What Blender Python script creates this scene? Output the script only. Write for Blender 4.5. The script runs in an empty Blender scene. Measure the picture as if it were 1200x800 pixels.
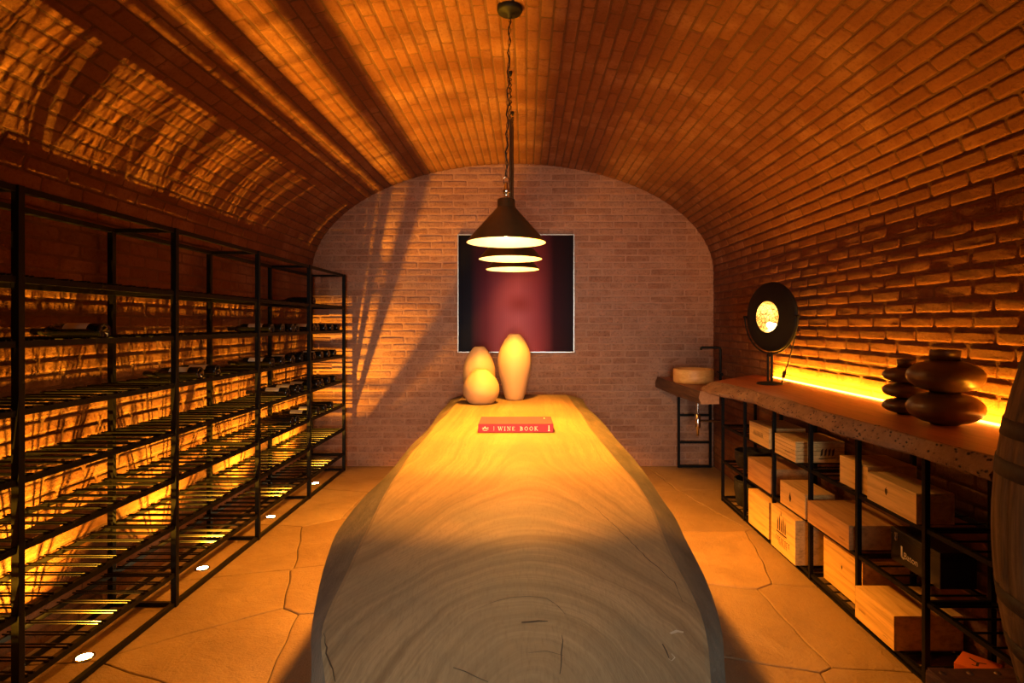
import bpy, bmesh, math, random
from mathutils import Vector, Matrix
random.seed(7)
PI = math.pi
C = bpy.context.scene.collection
scn = bpy.context.scene

# ------------------------------------------------------------------ room numbers
HC = 1.45                    # camera height
XL, XR = -2.193, 1.913       # side walls
YB, YF = -2.0, 6.03          # wall behind the camera, end wall
XC = (XL + XR) / 2
A = (XR - XL) / 2
ZS, ZA = 1.974, 3.09         # springing and apex of the vault
B = ZA - ZS
F = 690.0
def at(px, py, d):           # point of the place seen at px,py at a distance d
    return Vector(((px - 617) * d / F, d, HC - (py - 380) * d / F))

# ------------------------------------------------------------------ mesh collector
class MB:
    def __init__(s): s.v = []; s.f = []; s.m = []; s.sm = []
    def add(s, vs, fs, mi=0, smooth=False):
        o = len(s.v); s.v += [tuple(v) for v in vs]
        for f in fs:
            s.f.append(tuple(i + o for i in f)); s.m.append(mi); s.sm.append(smooth)
    def box(s, c, d, mi=0, M=None, ch=0.0):
        cx, cy, cz = c; hx, hy, hz = d[0] / 2, d[1] / 2, d[2] / 2
        if ch <= 0:
            vs = [(sx * hx, sy * hy, sz * hz) for sx in (-1, 1) for sy in (-1, 1) for sz in (-1, 1)]
            fs = [(0, 1, 3, 2), (4, 6, 7, 5), (0, 4, 5, 1), (2, 3, 7, 6), (0, 2, 6, 4), (1, 5, 7, 3)]
        else:
            bm = bmesh.new(); bmesh.ops.create_cube(bm, size=1.0)
            for v in bm.verts: v.co = Vector((v.co.x * hx * 2, v.co.y * hy * 2, v.co.z * hz * 2))
            bmesh.ops.bevel(bm, geom=list(bm.edges), offset=ch, segments=2, profile=.5, affect='EDGES')
            bm.verts.index_update()
            vs = [v.co.copy() for v in bm.verts]; fs = [[v.index for v in f.verts] for f in bm.faces]; bm.free()
        R = M if M is not None else Matrix.Identity(3)
        s.add([R @ Vector(v) + Vector(c) for v in vs], fs, mi)
    def tube(s, pts, r, n=10, mi=0, caps=True):
        pts = [Vector(p) for p in pts]; rs = r if isinstance(r, (list, tuple)) else [r] * len(pts)
        t0 = (pts[1] - pts[0]).normalized()
        u = t0.orthogonal().normalized(); vs = []
        for i, p in enumerate(pts):
            if i == 0: t = t0
            elif i == len(pts) - 1: t = (pts[i] - pts[i - 1]).normalized()
            else: t = ((pts[i] - pts[i - 1]).normalized() + (pts[i + 1] - pts[i]).normalized()).normalized()
            u = (u - t * u.dot(t)).normalized(); w = t.cross(u)
            for k in range(n):
                a = 2 * PI * k / n
                vs.append(p + (u * math.cos(a) + w * math.sin(a)) * rs[i])
        fs = []
        for i in range(len(pts) - 1):
            for k in range(n):
                fs.append((i * n + k, i * n + (k + 1) % n, (i + 1) * n + (k + 1) % n, (i + 1) * n + k))
        s.add(vs, fs, mi, True)
        if caps:
            L = len(pts) - 1
            s.add(vs[:n], [tuple(range(n))[::-1]], mi); s.add(vs[L * n:], [tuple(range(n))], mi)
    def lathe(s, prof, n=32, M=None, mi=0, smooth=True, warp=None):
        # prof: (r, z) around z; M: 4x4
        M = M if M is not None else Matrix.Identity(4); vs = []; fs = []
        for (r, z) in prof:
            for k in range(n):
                a = 2 * PI * k / n; rr = r if warp is None else warp(r, z, k)
                vs.append(M @ Vector((rr * math.cos(a), rr * math.sin(a), z)))
        for i in range(len(prof) - 1):
            for k in range(n):
                fs.append((i * n + k, i * n + (k + 1) % n, (i + 1) * n + (k + 1) % n, (i + 1) * n + k))
        s.add(vs, fs, mi, smooth)
    def build(s, name, mats, parent=None, loc=None, sharp=None):
        me = bpy.data.meshes.new(name); me.from_pydata(s.v, [], s.f)
        if not isinstance(mats, (list, tuple)): mats = [mats]
        for m in mats: me.materials.append(m)
        me.polygons.foreach_set('material_index', s.m); me.polygons.foreach_set('use_smooth', s.sm)
        me.update()
        bm = bmesh.new(); bm.from_mesh(me)
        bmesh.ops.recalc_face_normals(bm, faces=bm.faces); bm.to_mesh(me); bm.free()
        o = bpy.data.objects.new(name, me); C.objects.link(o)
        if parent is not None: o.parent = parent
        if loc is not None: o.location = loc
        return o

def tag(o, label=None, cat=None, group=None, kind=None):
    if label: o['label'] = label
    if cat: o['category'] = cat
    if group: o['group'] = group
    if kind: o['kind'] = kind
    return o
def thing(name, label, cat, loc=(0, 0, 0), rz=0, group=None):
    o = bpy.data.objects.new(name, None); C.objects.link(o); o.empty_display_size = .05
    o.location = loc; o.rotation_euler = (0, 0, rz)
    return tag(o, label, cat, group)
def dup(root, loc, rz=None, label=None, group=None):
    r = root.copy(); C.objects.link(r); r.location = loc
    if rz is not None: r.rotation_euler = (0, 0, rz)
    if label: r['label'] = label
    if group: r['group'] = group
    for ch in list(root.children):
        c = ch.copy(); C.objects.link(c); c.parent = r
        for g in ch.children:
            d = g.copy(); C.objects.link(d); d.parent = c
    return r

# ------------------------------------------------------------------ materials
class NT:
    def __init__(s, name):
        s.mat = bpy.data.materials.new(name); s.mat.use_nodes = True
        s.t = s.mat.node_tree; s.b = s.t.nodes['Principled BSDF']
    def n(s, typ, **kw):
        x = s.t.nodes.new(typ)
        for k, v in kw.items(): setattr(x, k, v)
        return x
    def l(s, a, b): s.t.links.new(a, b)
    def val(s, inp, v):
        if hasattr(v, 'is_linked'): s.l(v, inp)
        else: inp.default_value = v
    def coord(s, which='Object', scale=(1, 1, 1), loc=(0, 0, 0)):
        tc = s.n('ShaderNodeTexCoord'); mp = s.n('ShaderNodeMapping')
        mp.inputs['Scale'].default_value = scale; mp.inputs['Location'].default_value = loc
        s.l(tc.outputs[which], mp.inputs['Vector']); return mp.outputs['Vector']
    def noise(s, vec, scale, detail=4, rough=.55, dist=0):
        x = s.n('ShaderNodeTexNoise'); s.l(vec, x.inputs['Vector'])
        x.inputs['Scale'].default_value = scale; x.inputs['Detail'].default_value = detail
        x.inputs['Roughness'].default_value = rough; x.inputs['Distortion'].default_value = dist
        return x.outputs['Fac']
    def ramp(s, fac, stops, interp='LINEAR'):
        x = s.n('ShaderNodeValToRGB'); s.l(fac, x.inputs['Fac']); e = x.color_ramp.elements
        x.color_ramp.interpolation = interp
        while len(e) < len(stops): e.new(.5)
        for i, (p, c) in enumerate(stops): e[i].position = p; e[i].color = (*c, 1) if len(c) == 3 else c
        return x.outputs['Color']
    def mix(s, fac, a, b, mode='MIX'):
        x = s.n('ShaderNodeMix', data_type='RGBA', blend_type=mode)
        s.val(x.inputs[0], fac)
        for i, v in ((6, a), (7, b)):
            if hasattr(v, 'is_linked'): s.l(v, x.inputs[i])
            else: x.inputs[i].default_value = (*v, 1)
        return x.outputs[2]
    def math(s, op, a, b=0.0, c=None):
        x = s.n('ShaderNodeMath', operation=op); s.val(x.inputs[0], a); s.val(x.inputs[1], b)
        if c is not None: s.val(x.inputs[2], c)
        return x.outputs[0]
    def bump(s, h, dist, strength=1.0):
        x = s.n('ShaderNodeBump'); x.inputs['Distance'].default_value = dist; x.inputs['Strength'].default_value = strength
        s.l(h, x.inputs['Height']); s.l(x.outputs['Normal'], s.b.inputs['Normal'])
    def base(s, c): s.val(s.b.inputs['Base Color'], c if hasattr(c, 'is_linked') else (*c, 1))
    def set(s, **kw):
        for k, v in kw.items(): s.val(s.b.inputs[k.replace('_', ' ')], v)
        return s

def plain(name, col, rough=.5, metal=0., bump=None, var=.25):
    m = NT(name); v = m.coord()
    nz = m.noise(v, 14, 5)
    m.base(m.mix(m.math('MULTIPLY', nz, 1.0), tuple(c * (1 - var) for c in col), tuple(min(1, c * (1 + var)) for c in col)))
    m.set(Roughness=rough, Metallic=metal)
    if bump: m.bump(m.noise(v, bump[0], 5), bump[1])
    return m.mat
def emit(name, col, strength):
    m = NT(name); m.base((0, 0, 0)); m.b.inputs['Emission Color'].default_value = (*col, 1)
    m.b.inputs['Emission Strength'].default_value = strength; return m.mat

def brick_mat(name, k):
    m = NT(name); v = m.coord()
    g = m.n('ShaderNodeNewGeometry'); rnd = g.outputs['Random Per Island']
    col = m.ramp(rnd, k)
    col = m.mix(m.math('MULTIPLY', m.noise(v, 9, 6, .65), .9), col, (.20, .075, .038))
    blotch = m.ramp(m.noise(v, 2.3, 5, .6), [(.5, (0, 0, 0)), (.75, (1, 1, 1))])
    col = m.mix(m.math('MULTIPLY', blotch, .35), col, (.52, .30, .19))
    m.base(col); m.set(Roughness=.9)
    m.b.inputs['Specular IOR Level'].default_value = .2
    spot_ = m.ramp(m.noise(v, 55, 5, .7), [(.50, (0, 0, 0)), (.66, (1, 1, 1))])
    m.base(m.mix(m.math('MULTIPLY', spot_, .45), col, (.10, .035, .016)))
    h = m.math('ADD', m.math('MULTIPLY', m.noise(v, 38, 7, .75), 1.0), m.math('MULTIPLY', m.noise(v, 160, 4, .65), .5))
    m.bump(h, .009, 1.0)
    return m.mat
def mortar_mat(name, c0, c1):
    m = NT(name); v = m.coord()
    m.base(m.mix(m.noise(v, 20, 5), c0, c1)); m.set(Roughness=.95)
    m.bump(m.noise(v, 70, 5), .006); return m.mat
def stone_mat(name, k):
    m = NT(name); v = m.coord()
    g = m.n('ShaderNodeNewGeometry'); rnd = g.outputs['Random Per Island']
    col = m.ramp(rnd, [(p, tuple(c * k for c in q)) for p, q in ((0, (.23, .145, .072)), (.4, (.29, .19, .10)), (.75, (.26, .162, .078)), (1, (.35, .245, .14)))])
    col = m.mix(m.ramp(m.noise(v, 3.2, 6, .6, .6), [(.35, (0, 0, 0)), (.7, (1, 1, 1))]), col, m.mix(.6, col, (.16, .095, .042)))
    col = m.mix(m.math('MULTIPLY', m.noise(v, 60, 4), .35), col, (.13, .08, .04))
    m.base(col); m.set(Roughness=m.math('MULTIPLY_ADD', m.noise(v, 8, 4), .3, .42))
    h = m.math('ADD', m.noise(v, 5, 6, .6, .5), m.math('MULTIPLY', m.noise(v, 90, 4, .7), .25))
    m.bump(h, .022, 1.0); return m.mat
def slab_wood():
    m = NT('rosewood_slab'); tc = m.n('ShaderNodeTexCoord'); sx = m.n('ShaderNodeSeparateXYZ')
    vec = tc.outputs['Object']; m.l(vec, sx.inputs[0])
    wob = m.math('MULTIPLY_ADD', m.noise(m.coord(scale=(1, .6, 1)), 2.6, 4, .5), .5, -.25)
    x = m.math('ADD', sx.outputs['X'], m.math('MULTIPLY', wob, .26))
    y = m.math('SUBTRACT', sx.outputs['Y'], 1.10)
    y = m.math('ADD', y, m.math('MULTIPLY', m.noise(m.coord(loc=(4, 2, 0)), 2.2, 3), .12))
    ay = m.math('ABSOLUTE', y)
    yk = m.math('MULTIPLY', ay, .64)
    ye = m.math('DIVIDE', yk, m.math('POWER', m.math('ADD', m.math('POWER', m.math('DIVIDE', yk, .62), 3.0), 1.0), 1 / 3))
    r = m.math('SQRT', m.math('ADD', m.math('MULTIPLY', x, x), m.math('MULTIPLY', ye, ye)))
    cb = m.n('ShaderNodeCombineXYZ'); m.l(m.math('MULTIPLY', r, 1.0), cb.inputs[0])
    m.l(m.math('MULTIPLY', sx.outputs['Y'], .012), cb.inputs[1]); m.l(m.math('MULTIPLY', sx.outputs['X'], .02), cb.inputs[2])
    rings = m.noise(cb.outputs[0], 22, 5, .62)
    fine = m.noise(cb.outputs[0], 120, 3, .6)
    col = m.ramp(rings, [(.30, (.135, .092, .050)), (.45, (.225, .158, .088)), (.55, (.27, .19, .105)), (.68, (.175, .118, .065))])
    col = m.mix(m.math('MULTIPLY', m.ramp(fine, [(.42, (0, 0, 0)), (.6, (1, 1, 1))]), .35), col, (.13, .083, .045))
    patch = m.ramp(m.noise(m.coord(scale=(1, .8, 1), loc=(1, 7, 0)), 2.4, 5, .6), [(.4, (0, 0, 0)), (.68, (1, 1, 1))])
    col = m.mix(m.math('MULTIPLY', patch, .65), col, (.115, .105, .075))
    heart = m.ramp(r, [(.05, (1, 1, 1)), (.30, (0, 0, 0))])
    col = m.mix(m.math('MULTIPLY', heart, .28), col, (.20, .125, .065))
    spk = m.noise(m.coord(scale=(60, 9, 60)), 3, 3)
    col = m.mix(m.math('MULTIPLY', m.ramp(spk, [(.5, (0, 0, 0)), (.7, (1, 1, 1))]), .3), col, (.11, .07, .04))
    m.base(col); m.set(Roughness=.55)
    m.b.inputs['Specular IOR Level'].default_value = .08
    m.bump(m.math('ADD', fine, m.math('MULTIPLY', spk, .6)), .0015, .6)
    return m.mat
def edge_wood():
    m = NT('live_edge'); v = m.coord(scale=(3, .8, 3))
    m.base(m.ramp(m.noise(v, 5, 6, .65), [(.3, (.040, .034, .026)), (.55, (.085, .070, .050)), (.75, (.14, .10, .06))]))
    m.set(Roughness=.7); m.bump(m.noise(v, 7, 6, .7), .012, .7); return m.mat
def counter_wood(name, cols, rough=.45):
    m = NT(name); v = m.coord(scale=(9, .7, 9))
    m.base(m.ramp(m.noise(v, 4, 6, .6, .4), [(.3, cols[0]), (.55, cols[1]), (.75, cols[2])]))
    m.set(Roughness=rough); m.bump(m.noise(v, 12, 4), .002); return m.mat
def bark_edge():
    m = NT('pitted_edge'); v = m.coord()
    base = m.ramp(m.noise(v, 8, 6, .7), [(.3, (.16, .075, .032)), (.6, (.27, .14, .065)), (.8, (.33, .19, .09))])
    vo = m.n('ShaderNodeTexVoronoi'); m.l(m.coord(scale=(1, 1, 1.5)), vo.inputs['Vector']); vo.inputs['Scale'].default_value = 46
    pit = m.ramp(vo.outputs['Distance'], [(.2, (1, 1, 1)), (.36, (0, 0, 0))])
    sel = m.ramp(m.noise(v, 22, 3), [(.44, (0, 0, 0)), (.52, (1, 1, 1))])
    pits = m.mix(1.0, pit, sel, 'MULTIPLY')
    m.base(m.mix(pits, base, (.03, .015, .008))); m.set(Roughness=.85)
    m.bump(m.math('SUBTRACT', m.noise(v, 30, 6, .7), m.math('MULTIPLY', pits, .8)), .012, .9); return m.mat
def pine(name, c0, c1):
    m = NT(name); oi = m.n('ShaderNodeObjectInfo')
    tc = m.n('ShaderNodeTexCoord'); mp = m.n('ShaderNodeMapping'); mp.inputs['Scale'].default_value = (14, 1.2, 22)
    m.l(tc.outputs['Object'], mp.inputs['Vector'])
    off = m.n('ShaderNodeVectorMath', operation='ADD'); m.l(mp.outputs['Vector'], off.inputs[0])
    cb = m.n('ShaderNodeCombineXYZ'); m.l(m.math('MULTIPLY', oi.outputs['Random'], 40), cb.inputs[0]); m.l(m.math('MULTIPLY', oi.outputs['Random'], 17), cb.inputs[2])
    m.l(cb.outputs[0], off.inputs[1])
    nz = m.noise(off.outputs[0], 2.2, 5, .6, .35)
    m.base(m.ramp(nz, [(.32, c0), (.5, c1), (.62, tuple(c * 1.12 for c in c1)), (.74, c0)])); m.set(Roughness=.6)
    m.bump(nz, .002, .6); return m.mat
def gold_leaf():
    m = NT('gold_leaf'); v = m.coord()
    vo = m.n('ShaderNodeTexVoronoi', feature='DISTANCE_TO_EDGE'); m.l(v, vo.inputs['Vector']); vo.inputs['Scale'].default_value = 42
    cr = m.ramp(m.math('ADD', vo.outputs['Distance'], m.math('MULTIPLY_ADD', m.noise(v, 60, 4), .25, -.12)), [(.02, (.16, .09, .03)), (.12, (.80, .60, .30))])
    m.base(cr); m.set(Metallic=.75, Roughness=.38); m.bump(m.noise(v, 60, 4), .004); return m.mat
def painting_mat():
    m = NT('abstract_print'); tc = m.n('ShaderNodeTexCoord'); sx = m.n('ShaderNodeSeparateXYZ'); m.l(tc.outputs['Generated'], sx.inputs[0])
    u, w = sx.outputs['X'], sx.outputs['Z']
    col = m.ramp(u, [(0, (.006, .008, .014)), (.10, (.010, .012, .020)), (.24, (.14, .030, .046)), (.42, (.48, .115, .135)), (.52, (.56, .14, .16)), (.68, (.34, .065, .078)), (.83, (.035, .010, .016)), (1, (.012, .010, .014))])
    topd = m.ramp(w, [(0, (1, 1, 1)), (.30, (1, 1, 1)), (.55, (.80, .74, .74)), (1, (.30, .26, .34))])
    col = m.mix(1.0, col, topd, 'MULTIPLY')
    du = m.math('MULTIPLY', m.math('SUBTRACT', u, .53), 5.5); dw = m.math('MULTIPLY', m.math('SUBTRACT', w, .41), 7.5)
    d = m.math('SQRT', m.math('ADD', m.math('MULTIPLY', du, du), m.math('MULTIPLY', dw, dw)))
    col = m.mix(m.ramp(d, [(0, (.75, .75, .75)), (1, (0, 0, 0))], 'EASE'), col, (.30, .045, .04))
    vec = m.coord('Generated', scale=(1, 1, 1))
    wv = m.n('ShaderNodeTexWave', bands_direction='X'); m.l(vec, wv.inputs['Vector']); wv.inputs['Scale'].default_value = 26
    col = m.mix(m.math('MULTIPLY', wv.outputs['Fac'], .16), col, (.02, .01, .015))
    m.base(col); m.set(Roughness=.7); m.b.inputs['Specular IOR Level'].default_value = .06; return m.mat
def barrel_wood():
    m = NT('aged_oak'); g = m.n('ShaderNodeNewGeometry')
    v = m.coord(scale=(16, 16, 1.3))
    base = m.ramp(m.noise(v, 2.4, 6, .65), [(.3, (.040, .019, .007)), (.48, (.115, .060, .023)), (.7, (.22, .125, .050))])
    sc = m.ramp(m.noise(m.coord(scale=(1.5, 1.5, 1)), 5, 6, .7, .8), [(.56, (0, 0, 0)), (.68, (1, 1, 1))])
    base = m.mix(m.math('MULTIPLY', sc, .45), base, (.30, .18, .075))
    m.base(base); m.set(Roughness=.75)
    m.bump(m.noise(v, 3, 6, .7), .006, .8); return m.mat
def rust(name, c0, c1):
    m = NT(name); v = m.coord()
    m.base(m.ramp(m.noise(v, 9, 7, .7), [(.3, c0), (.7, c1)])); m.set(Roughness=.65, Metallic=.35)
    m.bump(m.noise(v, 40, 6, .7), .003, .8); return m.mat
def onyx():
    m = NT('amber_basin'); v = m.coord(scale=(1, 1, 3))
    m.base(m.ramp(m.noise(v, 9, 5, .6, .8), [(.3, (.60, .28, .06)), (.6, (.78, .43, .12)), (.8, (.84, .55, .22))]))
    m.set(Roughness=.5); return m.mat

BRICK = brick_mat('brick', [(0, (.135, .054, .026)), (.35, (.185, .075, .035)), (.7, (.22, .093, .044)), (1, (.20, .090, .050))])
BRICK2 = brick_mat('pale_brick', [(0, (.38, .20, .125)), (.35, (.45, .245, .155)), (.7, (.49, .275, .175)), (1, (.46, .27, .185))])
MORTAR = mortar_mat('mortar', (.07, .029, .014), (.13, .054, .026)); MORTAR3 = mortar_mat('wall_mortar', (.10, .041, .020), (.17, .072, .035)); MORTAR2 = mortar_mat('pale_mortar', (.30, .155, .095), (.43, .23, .145)); STONE = stone_mat('flagstone', 1); STONE2 = stone_mat('pale_flagstone', 1.45)
GROUT = plain('joint_mortar', (.07, .045, .025), .95, bump=(60, .004))
SLAB = slab_wood(); LIVE = edge_wood()
CRACK = plain('crack_filler', (.03, .018, .01), .8)
KNOT = plain('knot_filler', (.33, .29, .22), .8)
STEEL = plain('black_steel', (.0045, .0038, .0035), .5, .0, bump=(80, .0006))
STEEL.node_tree.nodes['Principled BSDF'].inputs['Specular IOR Level'].default_value = .14
BLACK = plain('matte_black_paint', (.005, .0045, .0045), .6)
BLACK.node_tree.nodes['Principled BSDF'].inputs['Specular IOR Level'].default_value = .25
CHROME = plain('chrome', (.7, .66, .6), .18, 1.0, var=.05)
SILVER = plain('silver_frame', (.50, .49, .46), .35, .85, var=.05)
SHADE_OUT = plain('dark_bronze', (.09, .055, .022), .38, .75)
SHADE_IN = plain('white_enamel', (.85, .78, .62), .5, var=.04)
CREAM = plain('cream_ceramic', (.40, .275, .14), .62, bump=(50, .0008), var=.05)
CLAY = plain('dark_clay', (.085, .040, .019), .34, .15, bump=(30, .0016), var=.4)
CTOP = counter_wood('counter_top', [(.20, .058, .018), (.30, .092, .030), (.37, .13, .046)], .5)
CBARK = bark_edge()
STOP = counter_wood('washstand_top', [(.16, .05, .02), (.26, .085, .035), (.34, .12, .05)], .5)
SEDGE = counter_wood('washstand_edge', [(.05, .020, .010), (.095, .042, .02), (.15, .075, .035)], .8)
SCUT = counter_wood('cut_end', [(.42, .17, .06), (.52, .23, .085), (.58, .28, .11)], .6)
PINE = [pine('pine_pale', (.50, .29, .09), (.70, .44, .16)), pine('pine_yellow', (.52, .28, .08), (.72, .44, .14)), pine('pine_aged', (.42, .20, .06), (.58, .31, .10))]
INK = plain('brand_ink', (.06, .028, .012), .8)
GLASS = plain('dark_bottle_glass', (.006, .006, .007), .08, 0); 
PAPER = [plain('cream_label', (.70, .60, .42), .7, var=.08), plain('tan_label', (.50, .36, .20), .7, var=.08), plain('white_label', (.78, .72, .60), .7, var=.06)]
FOIL = [plain('black_foil', (.02, .018, .018), .3, .4), plain('red_foil', (.22, .02, .02), .3, .4), plain('gold_foil', (.45, .28, .08), .3, .8)]
GOLD = gold_leaf(); PAINT = painting_mat(); OAK = barrel_wood()
HOOP = rust('hoop_iron', (.018, .012, .009), (.05, .028, .016))
RUSTY = rust('trunk_leather', (.055, .022, .010), (.15, .062, .026))
RIVET = plain('rivet_metal', (.28, .20, .13), .35, .85)
ORANGE = plain('orange_card', (.80, .17, .02), .6, var=.06)
CASE = plain('black_card', (.012, .011, .011), .35)
WHITE = plain('white_print', (.8, .76, .68), .6, var=.03)
BOOKR = plain('red_cloth', (.25, .035, .075), .85, var=.12)
BOOKR.node_tree.nodes['Principled BSDF'].inputs['Specular IOR Level'].default_value = .1
PAGES = plain('book_pages', (.70, .62, .48), .8)
WICKER = plain('dark_wicker', (.014, .010, .007), .7, bump=(60, .003))
SACK = plain('black_sacking', (.008, .007, .007), .75, bump=(14, .02))
BASIN = onyx()
PLASTER = plain('plaster', (.30, .15, .08), .9)
BULB = emit('glowing_bulb', (1, .66, .25), 160); LAMPB = emit('glowing_lamp_bulb', (1, .70, .32), 22)
LENS = emit('glowing_lens', (1, .72, .34), 90)
LEDM = emit('led_tape_glow', (1, .44, .05), 16)

# ------------------------------------------------------------------ brick surfaces
def brick_field(mb, fn, S, T, L, H, j=.011, depth=.013, seed=1, keep=None, rough=.0022, wav=1.0):
    rng = random.Random(seed)
    rows = int(math.ceil(T / H)); H = T / rows
    for r in range(rows):
        off = (r % 2) * L * .5 + rng.uniform(-.02, .02) - L
        n = int(S / L) + 3
        for c in range(n):
            s0 = off + c * L + j / 2 + rng.uniform(-.003, .003); s1 = off + (c + 1) * L - j / 2 + rng.uniform(-.003, .003)
            s0 = max(s0, 0); s1 = min(s1, S)
            if s1 - s0 < .03: continue
            t0 = r * H + j / 2 + rng.uniform(-.0015, .0015); t1 = (r + 1) * H - j / 2 + rng.uniform(-.0015, .0015)
            if keep and not keep((s0 + s1) / 2, (t0 + t1) / 2): continue
            e = .006; w = s1 - s0; h = t1 - t0
            us = [0, e, e * 2.3, w * .5, w - e * 2.3, w - e, w]; vs_ = [0, e, e * 2.3, h - e * 2.3, h - e, h]; nu = 7
            pr = rng.uniform(-.0025, .0025) * wav; tilt = rng.uniform(-.003, .003) * wav; vv = []
            for iv, v in enumerate(vs_):
                for iu, u in enumerate(us):
                    eu = iu in (0, 6); ev = iv in (0, 5)
                    nn = pr + tilt * (u / w - .5) + rng.uniform(-rough, rough)
                    if eu or ev: nn = -depth
                    du = dv = 0
                    if (iu in (1, 5)) and (iv in (1, 4)):      # worn corners
                        nn -= .003
                    if eu and ev:
                        du = (.009 if iu == 0 else -.009); dv = (.008 if iv == 0 else -.008)
                    vv.append(fn(s0 + u + du + rng.uniform(-.0022, .0022), t0 + v + dv + rng.uniform(-.0018, .0018), nn))
            fs = [(a * 7 + b, a * 7 + b + 1, a * 7 + b + 8, a * 7 + b + 7) for a in range(5) for b in range(6)]
            mb.add(vv, fs, 0, True)
def back_sheet(mb, fn, S, T, ns, nt, n=-.009):
    vs = [fn(S * a / ns, T * b / nt, n) for b in range(nt + 1) for a in range(ns + 1)]
    fs = [(b * (ns + 1) + a, b * (ns + 1) + a + 1, (b + 1) * (ns + 1) + a + 1, (b + 1) * (ns + 1) + a) for a in range(ns) for b in range(nt)]
    mb.add(vs, fs, 1)
def build_open(mb, name, mats):                    # no recalculation of normals for sheets
    me = bpy.data.meshes.new(name); me.from_pydata(mb.v, [], mb.f)
    for m in mats: me.materials.append(m)
    me.polygons.foreach_set('material_index', mb.m); me.polygons.foreach_set('use_smooth', mb.sm); me.update()
    o = bpy.data.objects.new(name, me); C.objects.link(o); o['kind'] = 'structure'; return o

LEN = YF - YB
mb = MB(); fn = lambda s, t, n: (XR - n, YB + s, t)
brick_field(mb, fn, LEN, ZS, .245, .0685, seed=3, rough=.0012, wav=.7, j=.010, depth=.0055); back_sheet(mb, fn, LEN, ZS, 8, 2, -.0035)
build_open(mb, 'wall_right', [BRICK, MORTAR3])
mb = MB(); fn = lambda s, t, n: (XL + n, YB + s, t)
brick_field(mb, fn, LEN, ZS, .245, .0685, seed=4, rough=.0008, wav=.35, j=.009, depth=.005); back_sheet(mb, fn, LEN, ZS, 8, 2, -.0032)
build_open(mb, 'wall_left', [BRICK, MORTAR3])
# vault: arc length table on the half ellipse, right springing to left springing
N = 2000; arc = [0.0]
P = lambda th: (XC + A * math.cos(th), ZS + B * math.sin(th))
for i in range(1, N + 1):
    p, q = P(PI * (i - 1) / N), P(PI * i / N); arc.append(arc[-1] + math.hypot(p[0] - q[0], p[1] - q[1]))
TA = arc[-1]
import bisect
def vault(s, t, n):
    t = min(max(t, 0), TA); i = min(max(bisect.bisect_left(arc, t), 1), N)
    f = (t - arc[i - 1]) / (arc[i] - arc[i - 1]); th = PI * (i - 1 + f) / N
    x, z = P(th); nx, nz = B * math.cos(th), A * math.sin(th); l = math.hypot(nx, nz)
    return (x - n * nx / l, YB + s, z - n * nz / l)
mb = MB(); brick_field(mb, vault, LEN, TA, .245, .0715, seed=5, rough=.0007, wav=.35, j=.0065, depth=.008); back_sheet(mb, vault, LEN, TA, 4, 90, -.005)
build_open(mb, 'ceiling', [BRICK, MORTAR])
def inroom(x, z, m=.0):
    if not (XL - m < x < XR + m): return False
    if z < ZS: return True
    q = 1 - ((x - XC) / (A + m)) ** 2
    return q > 0 and z < ZS + (B + m) * math.sqrt(q)
mb = MB(); X0 = XL - .05; W = XR - XL + .1
fn = lambda s, t, n: (X0 + s, YF - n, t)
brick_field(mb, fn, W, ZA + .04, .25, .0700, j=.0075, depth=.006, seed=6, rough=.0016, keep=lambda s, t: inroom(X0 + s, t, .14)); back_sheet(mb, fn, W, ZA + .04, 2, 2, -.0035)
build_open(mb, 'wall_end', [BRICK2, MORTAR2])
DX0, DX1, DZ = -.75, .75, 2.15                    # unseen doorway, added behind the camera for the front fill light
mb = MB(); fn = lambda s, t, n: (X0 + s, YB + n, t)
brick_field(mb, fn, W, ZA + .04, .25, .07, seed=8, rough=.002,
            keep=lambda s, t: inroom(X0 + s, t, .14) and not (DX0 - .02 < X0 + s < DX1 + .02 and t < DZ))
for (x0, x1, z0, z1) in ((X0, DX0, 0, ZA + .04), (DX1, X0 + W, 0, ZA + .04), (DX0, DX1, DZ, ZA + .04)):
    mb.add([(x0, YB - .009, z0), (x1, YB - .009, z0), (x1, YB - .009, z1), (x0, YB - .009, z1)], [(0, 1, 2, 3)], 1)
build_open(mb, 'wall_rear', [BRICK, MORTAR])
mb = MB()
for x in (DX0 - .03, DX1 + .03): mb.box((x, YB - .02, DZ / 2), (.06, .16, DZ), ch=.006)
mb.box((0, YB - .02, DZ + .03), (DX1 - DX0 + .12, .16, .06), ch=.006)
o = mb.build('added_doorway_1', STEEL); o['kind'] = 'structure'  # frame of the added, unseen doorway

mb = MB()
for x in (-.42, .42): mb.box((x, YB + .005, 2.62), (.05, .05, .60), ch=.005)
for z in (2.34, 2.90): mb.box((0, YB + .005, z), (.79, .05, .05), ch=.005)
o = mb.build('added_window_1', STEEL); o['kind'] = 'structure'  # frame of an unseen high opening, added to carry the table fill light

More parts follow.
